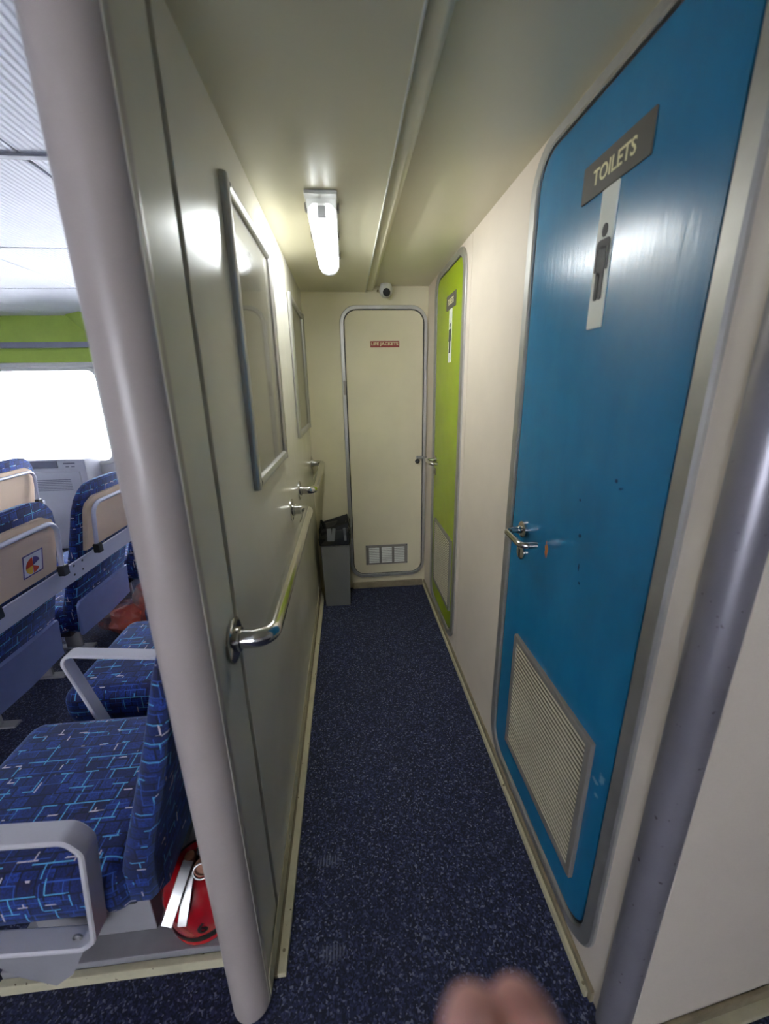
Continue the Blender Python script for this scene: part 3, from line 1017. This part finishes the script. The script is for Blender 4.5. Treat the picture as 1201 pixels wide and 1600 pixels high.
def seat(ox, yc, label, arm=None, card=False, facing_rear=True, group='cabin seats', legs=True):
    t = thing('cabin_seat', label, 'seat', (-.78 + ox, yc, 0), group)
    cu = obj('cushion', cushion(ox, yc), 'fabric', t, uv=True, sharp=60)
    obj('backrest', backrest(ox, yc), 'fabric', t, uv=True, sharp=60)
    obj('seat_pan', B().box(-1.0 + ox, -.55 + ox, yc - .2, yc + .2, .275, .306, .006), 'darkgrey', t)
    if facing_rear:
        # beige plate, vinyl lower panel and bent tube on the rear of the back
        ax = lambda u, z, d: Vector((prof_at(z, 2) + ox + d, u, z))

        def plate(z0, z1, r0, r1, inset, d, seg=8):
            b_ = B()
            P = []
            rows = [z0 + (z1 - z0) * k / 10 for k in range(11)]
            cols = []
            for z in rows:
                q = max(0, (z - (z1 - r1)) / r1)
                h = inset - r1 + r1 * math.sqrt(max(0, 1 - q * q)) if q > 0 else inset
                cols.append([ax(yc - h, z, .0005), ax(yc - h, z, d * .7), ax(yc - h + .006, z, d), ax(yc, z, d + r0), ax(yc + h - .006, z, d), ax(yc + h, z, d * .7), ax(yc + h, z, .0005)])
            b_.rings(cols)
            return b_
        bp = obj('back_plate', plate(.735, .985, .0, .07, .195, .018), 'beige', t)
        obj('lower_panel', plate(.30, .480, .012, .012, .226, .016), 'bluegrey', t)
        q = []
        for (u, z, d) in ((.172, .742, .050), (.172, .955, .034), (-.172, .955, .034), (-.172, .742, .050)):
            q.append(ax(yc + u, z, d))
        gt = obj('grab_tube', B().tube(fillet(q, .055, 8), .0095, 14), 'rail', t)
        for s_ in (-1, 1):
            obj('tube_clamp', B().box(prof_at(.745, 2) + ox + .040, prof_at(.745, 2) + ox + .068, yc + s_ * .172 - .017, yc + s_ * .172 + .017, .715, .760, .004), 'black', gt)
        if card:
            cd = B()
            ay0, ay1, az0, az1 = yc + .005, yc + .108, .775, .868
            axc = lambda u, z, d: ax(u, z, .019 + d)
            cd = obj('notice_card', B(axc).prism(rr(ay0, ay1, az0, az1, .002, 2), 0, .0015), 'card', t)
            obj('card_border', B(axc).ring(rr(ay0, ay1, az0, az1, .002, 2), rr(ay0 + .005, ay1 - .005, az0 + .005, az1 - .005, .001, 2), .0012, .0022, .0003), 'cardpurple', cd)
            cen = (ay0 + .050, az0 + .040)
            for mat, a0, a1 in (('cardred', 95, 185), ('cardyellow', 185, 265), ('cardpurple', 20, 85), ('cardred', 275, 330)):
                pts = [cen] + [(cen[0] + .036 * math.cos(math.radians(a0 + (a1 - a0) * k / 6)), cen[1] + .034 * math.sin(math.radians(a0 + (a1 - a0) * k / 6))) for k in range(7)]
                obj('printed_wedge', B(axc).prism(pts, .0012, .0019), mat, cd)
    if legs:
        for dy_ in (-.13, .13):
            lg = obj('leg', B().tube([(-.79 + ox, yc + dy_, .28), (-.79 + ox, yc + dy_, .012)], .02, flat=(.045, .012, (1, 0, 0))), 'plinth', t)
            obj('foot', B().box(-.90 + ox, -.68 + ox, yc + dy_ - .022, yc + dy_ + .022, 0.0, .012, .004), 'plinth', lg)
    if arm is not None:
        pts = arm_loop(ox, arm[0], arm[1])
        a = obj('armrest', B().tube(pts, .02, flat=(.023, .006, (0, 1, 0)), cap=not arm[1]), 'armrest', t)
        if arm[1]:
            obj('bolt', B().lathe([(.010, 0), (.010, .004), (.006, .006), (.005, .003), (.001, .003)], (-.634 + ox, arm[0] - .0005, .3055 + .0065), (0, -1, 0), 16), 'satinsteel', a)
    return t


PY = [0.892, 1.487, 2.080, 2.675]
ZB = .0
seat(0, PY[0], 'nearest blue patterned seat, with the white armrest loop at its front edge', arm=(.625, True), facing_rear=False, legs=False)
seat(0, PY[1], 'second blue patterned seat in the row against the grey post, with slim armrest before it', arm=(1.182, False), facing_rear=False, legs=False)
seat(0, PY[2], 'third blue patterned seat in the near row, mostly hidden behind the grey post', facing_rear=False, legs=False)
OB, OC = -.875, -1.78
seat(OB, PY[1], 'blue seat seen from behind with a colourful notice card on its beige back', card=True, arm=(1.19, False))
seat(OB, PY[2], 'blue seat seen from behind, its beige back half hidden by the grey post')
seat(OB, PY[3], 'blue seat in the middle row by the clear plastic bag of orange life jackets')
seat(OC, PY[2], 'farthest-row seat left of the air conditioner, cut by the left picture edge, nearer of two')
seat(OC, PY[3], 'farthest-row seat with beige back just below the left end of the bright window')


def back_rail(ox, y0, y1, label):
    t = thing('seat_back_rail', label, 'rail', (prof_at(.74, 2) + ox, (y0 + y1) / 2, .7), 'rails joining the seat backs')
    x = prof_at(.72, 2) + ox
    b_ = B()
    pr = [(x + .020, .642), (x + .022, .640), (x + .028, .642), (x + .040, .728), (x + .038, .731), (x + .034, .730)]
    b_.rings([[Vector((a, y, z)) for a, z in pr] for y in (y0, y1)])
    obj('rail_bar', b_, 'rail', t)
    for k in range(len(PY) - 1):
        y = (PY[k] + PY[k + 1]) / 2
        if y0 < y < y1:
            for dy_ in (-.03, .03):
                for z in (.672, .715):
                    obj('screw', B().lathe([(.006, 0), (.005, .003), (.001, .004)], (x + .026 + (z - .64) * .14, y + dy_, z), (1, 0, 0), 10), 'darkgrey', t)


back_rail(OB, 1.10, 2.93, 'pale grey rail running along the backs of the middle seat row')
back_rail(OC, 1.70, 2.93, 'pale grey rail along the backs of the farthest seat row')

# seat plinth and its trim
pl = thing('trim_3', 'grey plinth with a chipped cream front strip under the nearest seats', 'plinth', (-.7, 1.3, 0), None, 'structure')
obj('plinth_top', B().box(-.93, -.338, .708, 2.4, 0, .055, .003), 'plinth', pl)
obj('front_strip', B().box(-.93, -.338, .690, .7075, 0, .036, .003), 'trim', pl)
obj('side_strip', B().box(-1.3, -.932, .690, .712, 0, .020, .003), 'trim', pl)
obj('seat_support', B().box(-.86, -.57, .76, 2.3, .0551, .272, .004), 'plinth', pl)
gs = B(lambda u, v, d: Vector((u, .640 + d, v)))
gs.prism([(-.90, .290), (-.625, .280), (-.690, .155), (-.735, .120), (-.80, .165)], 0, .006, .001)
obj('gusset', gs, 'plinth', pl)

# ------------------------------------------------------------------ extinguisher
ec = Vector((-.447, .805, .076))
ex = thing('fire_extinguisher', 'red fire extinguisher with long steel levers on the grey plinth', 'extinguisher', ec)
tilt = Vector((.02, -.20, .98)).normalized()
R_ = .092
obj('body', B().lathe([(.060, 0.0), (.064, .012), (R_ - .004, .022), (R_, .03), (R_, .125), (R_ - .005, .150), (R_ - .018, .174), (R_ - .040, .194), (.034, .206), (.021, .212), (.021, .222)], ec, tilt, 36), 'red', ex)
obj('base_ring', B().lathe([(R_ + .001, 0), (R_ + .003, .003), (R_ + .0035, .012), (R_ + .001, .020), (R_ - .012, .021)], ec, tilt, 36), 'red', ex)
obj('base_band', B().lathe([(R_ + .0006, .0215), (R_ + .002, .024), (R_ + .002, .046), (R_ + .0006, .048), (R_ - .01, .047)], ec, tilt, 36), 'black', ex)
vt = ec + tilt * .218
va = obj('valve', B().lathe([(.020, 0), (.020, .012), (.015, .015), (.015, .034), (.011, .037), (.011, .042), (.002, .043)], vt, tilt, 20), 'brass', ex)
ld = Vector((-.24, -.62, -.72)).normalized()
ld2 = Vector((-.10, -.62, -.80)).normalized()
a = vt + tilt * .036 + Vector((0, -.010, 0))
obj('lever', B().tube([a, a + ld * .02 + Vector((0, -.012, .006)), a + ld * .07 + Vector((-.004, -.018, 0)), a + ld * .112 + Vector((-.006, -.012, 0))], .01, flat=(.0135, .003, (1, .1, 0))), 'satinsteel', ex)
a = vt + tilt * .016 + Vector((.006, -.012, 0))
obj('lever', B().tube([a, a + ld2 * .02 + Vector((0, -.010, .006)), a + ld2 * .07 + Vector((0, -.014, 0)), a + ld2 * .110 + Vector((0, -.008, 0))], .01, flat=(.0115, .003, (1, .1, 0))), 'satinsteel', ex)
gp = vt + tilt * .026 + Vector((.036, -.020, 0))
gg = obj('gauge', B().lathe([(.017, 0), (.019, .004), (.019, .012), (.016, .013), (.002, .012)], gp, Vector((.1, -.75, .65)), 20), 'brass', ex)
pn = B()
n = 22
rc = gp + Vector((.004, -.020, .012))
pn.tube([rc + Vector((math.cos(2 * math.pi * k / n) * .019, math.sin(2 * math.pi * k / n) * .010, math.sin(2 * math.pi * k / n) * .012)) for k in range(n + 1)], .0022, 8)
obj('pin_ring', pn, 'satinsteel', ex)
obj('hose', B().tube(fillet([vt + tilt * .03 + Vector((.012, .012, 0)), vt + tilt * .034 + Vector((.05, .03, 0)), vt + Vector((.075, .02, -.05)), vt + Vector((.085, .01, -.20))], .03), .009, 12), 'black', ex)
# the figure on the body wraps the cylinder front
side = Vector((1, 0, 0))
side = (side - tilt * side.dot(tilt)).normalized()
front = side.cross(tilt) * -1
if front.y > 0:
    front = -front


def aCyl(u, v, d):
    th = u / R_ + .10
    return ec + tilt * v + (side * math.sin(th) + front * math.cos(th)) * (R_ + .0006 + d)


text('size_mark', '6', .05, aCyl, ex, 'black', (.016, .092, 0), .0005, width=.024, bold=.0012, height=.056)

# ------------------------------------------------------------------ plastic bag of life jackets
bg_ = thing('plastic_bag', 'clear plastic bag of orange life jackets on the cabin floor behind the middle row', 'bag', (-1.27, 2.37, 0))


def blob(o, sx, sy, sz, seed, amp, seg=18, rings_=10):
    rnd = random.Random(seed)
    ph = [(rnd.uniform(0, 6), rnd.uniform(2, 6), rnd.uniform(2, 6)) for _ in range(5)]
    b_ = B()
    R2 = []
    for i in range(rings_ + 1):
        th = math.pi * (i + .15) / (rings_ + .3)
        row = []
        for j in range(seg):
            fi = 2 * math.pi * j / seg
            k = 1 + amp * sum(math.sin(p + a * th + b2_ * fi) if int(b2_) == b2_ else math.sin(p + a * th + round(b2_) * fi) for p, a, b2_ in ph) / 3 + rnd.uniform(-amp, amp) * .35
            z = o[2] + sz * math.cos(th) * k
            row.append(Vector((o[0] + sx * math.sin(th) * math.cos(fi) * k, o[1] + sy * math.sin(th) * math.sin(fi) * k, max(z, .004))))
        R2.append(row)
    b_.rings(R2)
    return b_


obj('life_jacket', blob((-1.40, 2.38, .082), .14, .12, .075, 3, .16), 'orange', bg_)
obj('life_jacket', blob((-1.24, 2.36, .10), .10, .11, .09, 5, .18), 'orange', bg_)
obj('life_jacket', blob((-1.23, 2.42, .235), .085, .10, .085, 8, .18), 'orange', bg_)
bf_ = blob((-1.225, 2.40, .18), .125, .17, .19, 12, .14, 26, 16)
me_ = blob((-1.40, 2.38, .095), .19, .16, .088, 15, .12, 26, 12)
obj('bag_film', bf_, 'film', bg_, sharp=20)
obj('bag_film', me_, 'film', bg_, sharp=20)

# ------------------------------------------------------------------ air conditioner below the window
ay, ax0, ax1 = 3.90, -3.16, -2.42
ac = thing('air_conditioner', 'pale floor-standing air conditioner under the bright window', 'air conditioner', ((ax0 + ax1) / 2, ay + .12, 0))
aA = lambda u, v, d: Vector((u, ay - d, v))
obj('body', B(aA).box(ax0, ax1, 0, .868, -.23, 0, .008), 'acbody', ac)
obj('louvre', B(aA).box(ax0 + .03, -2.655, .792, .858, .0005, .012, .004), 'acdark', ac)
cp = obj('control_panel', B(aA).box(-2.645, -2.435, .775, .860, .0005, .010, .003), 'acbody', ac)
obj('display', B(aA).box(-2.60, -2.50, .825, .838, .010, .0115, .001), 'acdark', cp)
obj('button', B(aA).box(-2.585, -2.555, .797, .806, .010, .0125, .001), 'acdark', cp)
obj('button', B(aA).box(-2.535, -2.505, .797, .806, .010, .0125, .001), 'acdark', cp)
fp = obj('front_panel', B(aA).box(ax0 + .02, -2.475, .04, .755, .0005, .022, .006), 'acbody', ac)
gr = B(aA)
for k in range(7):
    z = .585 + k * .016
    gr.box(ax0 + .10, -2.56, z, z + .006, .0222, .026)
obj('grille', gr, 'acdark', fp, stuff=True)

# ------------------------------------------------------------------ the photographer's hand
def camp(x, y, z):
    """camera space metres (right, up, forward) to world"""
    return EYE + CR @ Vector((x, y, z))


me = bpy.data.meshes.new('hand')
V, E, RAD = [], [], []


def add(p, r, prev=None):
    V.append(camp(*p)); RAD.append(r)
    if prev is not None:
        E.append((prev, len(V) - 1))
    return len(V) - 1


palm = add((.062, -.262, .100), .026)
kn = add((.056, -.228, .104), .022, palm)
wrist = add((.085, -.325, .070), .024, palm)
fa1 = add((.120, -.42, .010), .032, wrist)
fa2 = add((.170, -.54, -.07), .040, fa1)
for base, mid, dip, tip, r in (
        ((.034, -.205, .100), (.025, -.176, .102), (.0220, -.149, .100), (.0226, -.1190, .098), .0096),
        ((.056, -.203, .106), (.052, -.176, .111), (.0440, -.150, .109), (.0312, -.1262, .104), .0090),
        ((.074, -.212, .110), (.078, -.200, .122), (.074, -.190, .128), (.066, -.182, .124), .0078),
        ((.088, -.222, .112), (.094, -.214, .122), (.091, -.204, .126), (.084, -.198, .122), .0068)):
    p = add(base, .0105, kn)
    p = add(mid, r + .0008, p)
    p = add(dip, r + .0002, p)
    p = add(tip, r * .97, p)
p = add((.030, -.262, .088), .014, palm)
p = add((.006, -.236, .080), .0105, p)
p = add((-.006, -.208, .082), .0100, p)
p = add((-.008, -.184, .087), .0088, p)
me.from_pydata(V, E, [])
me.materials.append(M['skin'])
hand = bpy.data.objects.new('person', me)
COL.objects.link(hand)
tag(hand, "photographer's hand, two blurred pink fingertips at the bottom edge", 'person')
sk = hand.modifiers.new('skin', 'SKIN')
for i, d in enumerate(me.skin_vertices[0].data if me.skin_vertices else []):
    d.radius = (RAD[i], RAD[i])
if not me.skin_vertices:
    bm = bmesh.new(); bm.from_mesh(me)
    lay = bm.verts.layers.skin.verify()
    bm.verts.ensure_lookup_table()
    for i, v_ in enumerate(bm.verts):
        v_[lay].radius = (RAD[i], RAD[i])
        v_[lay].use_root = (i == 0)
    bm.to_mesh(me); bm.free()
sk.use_smooth_shade = True
ss = hand.modifiers.new('subdivision', 'SUBSURF')
ss.levels = 2
ss.render_levels = 2
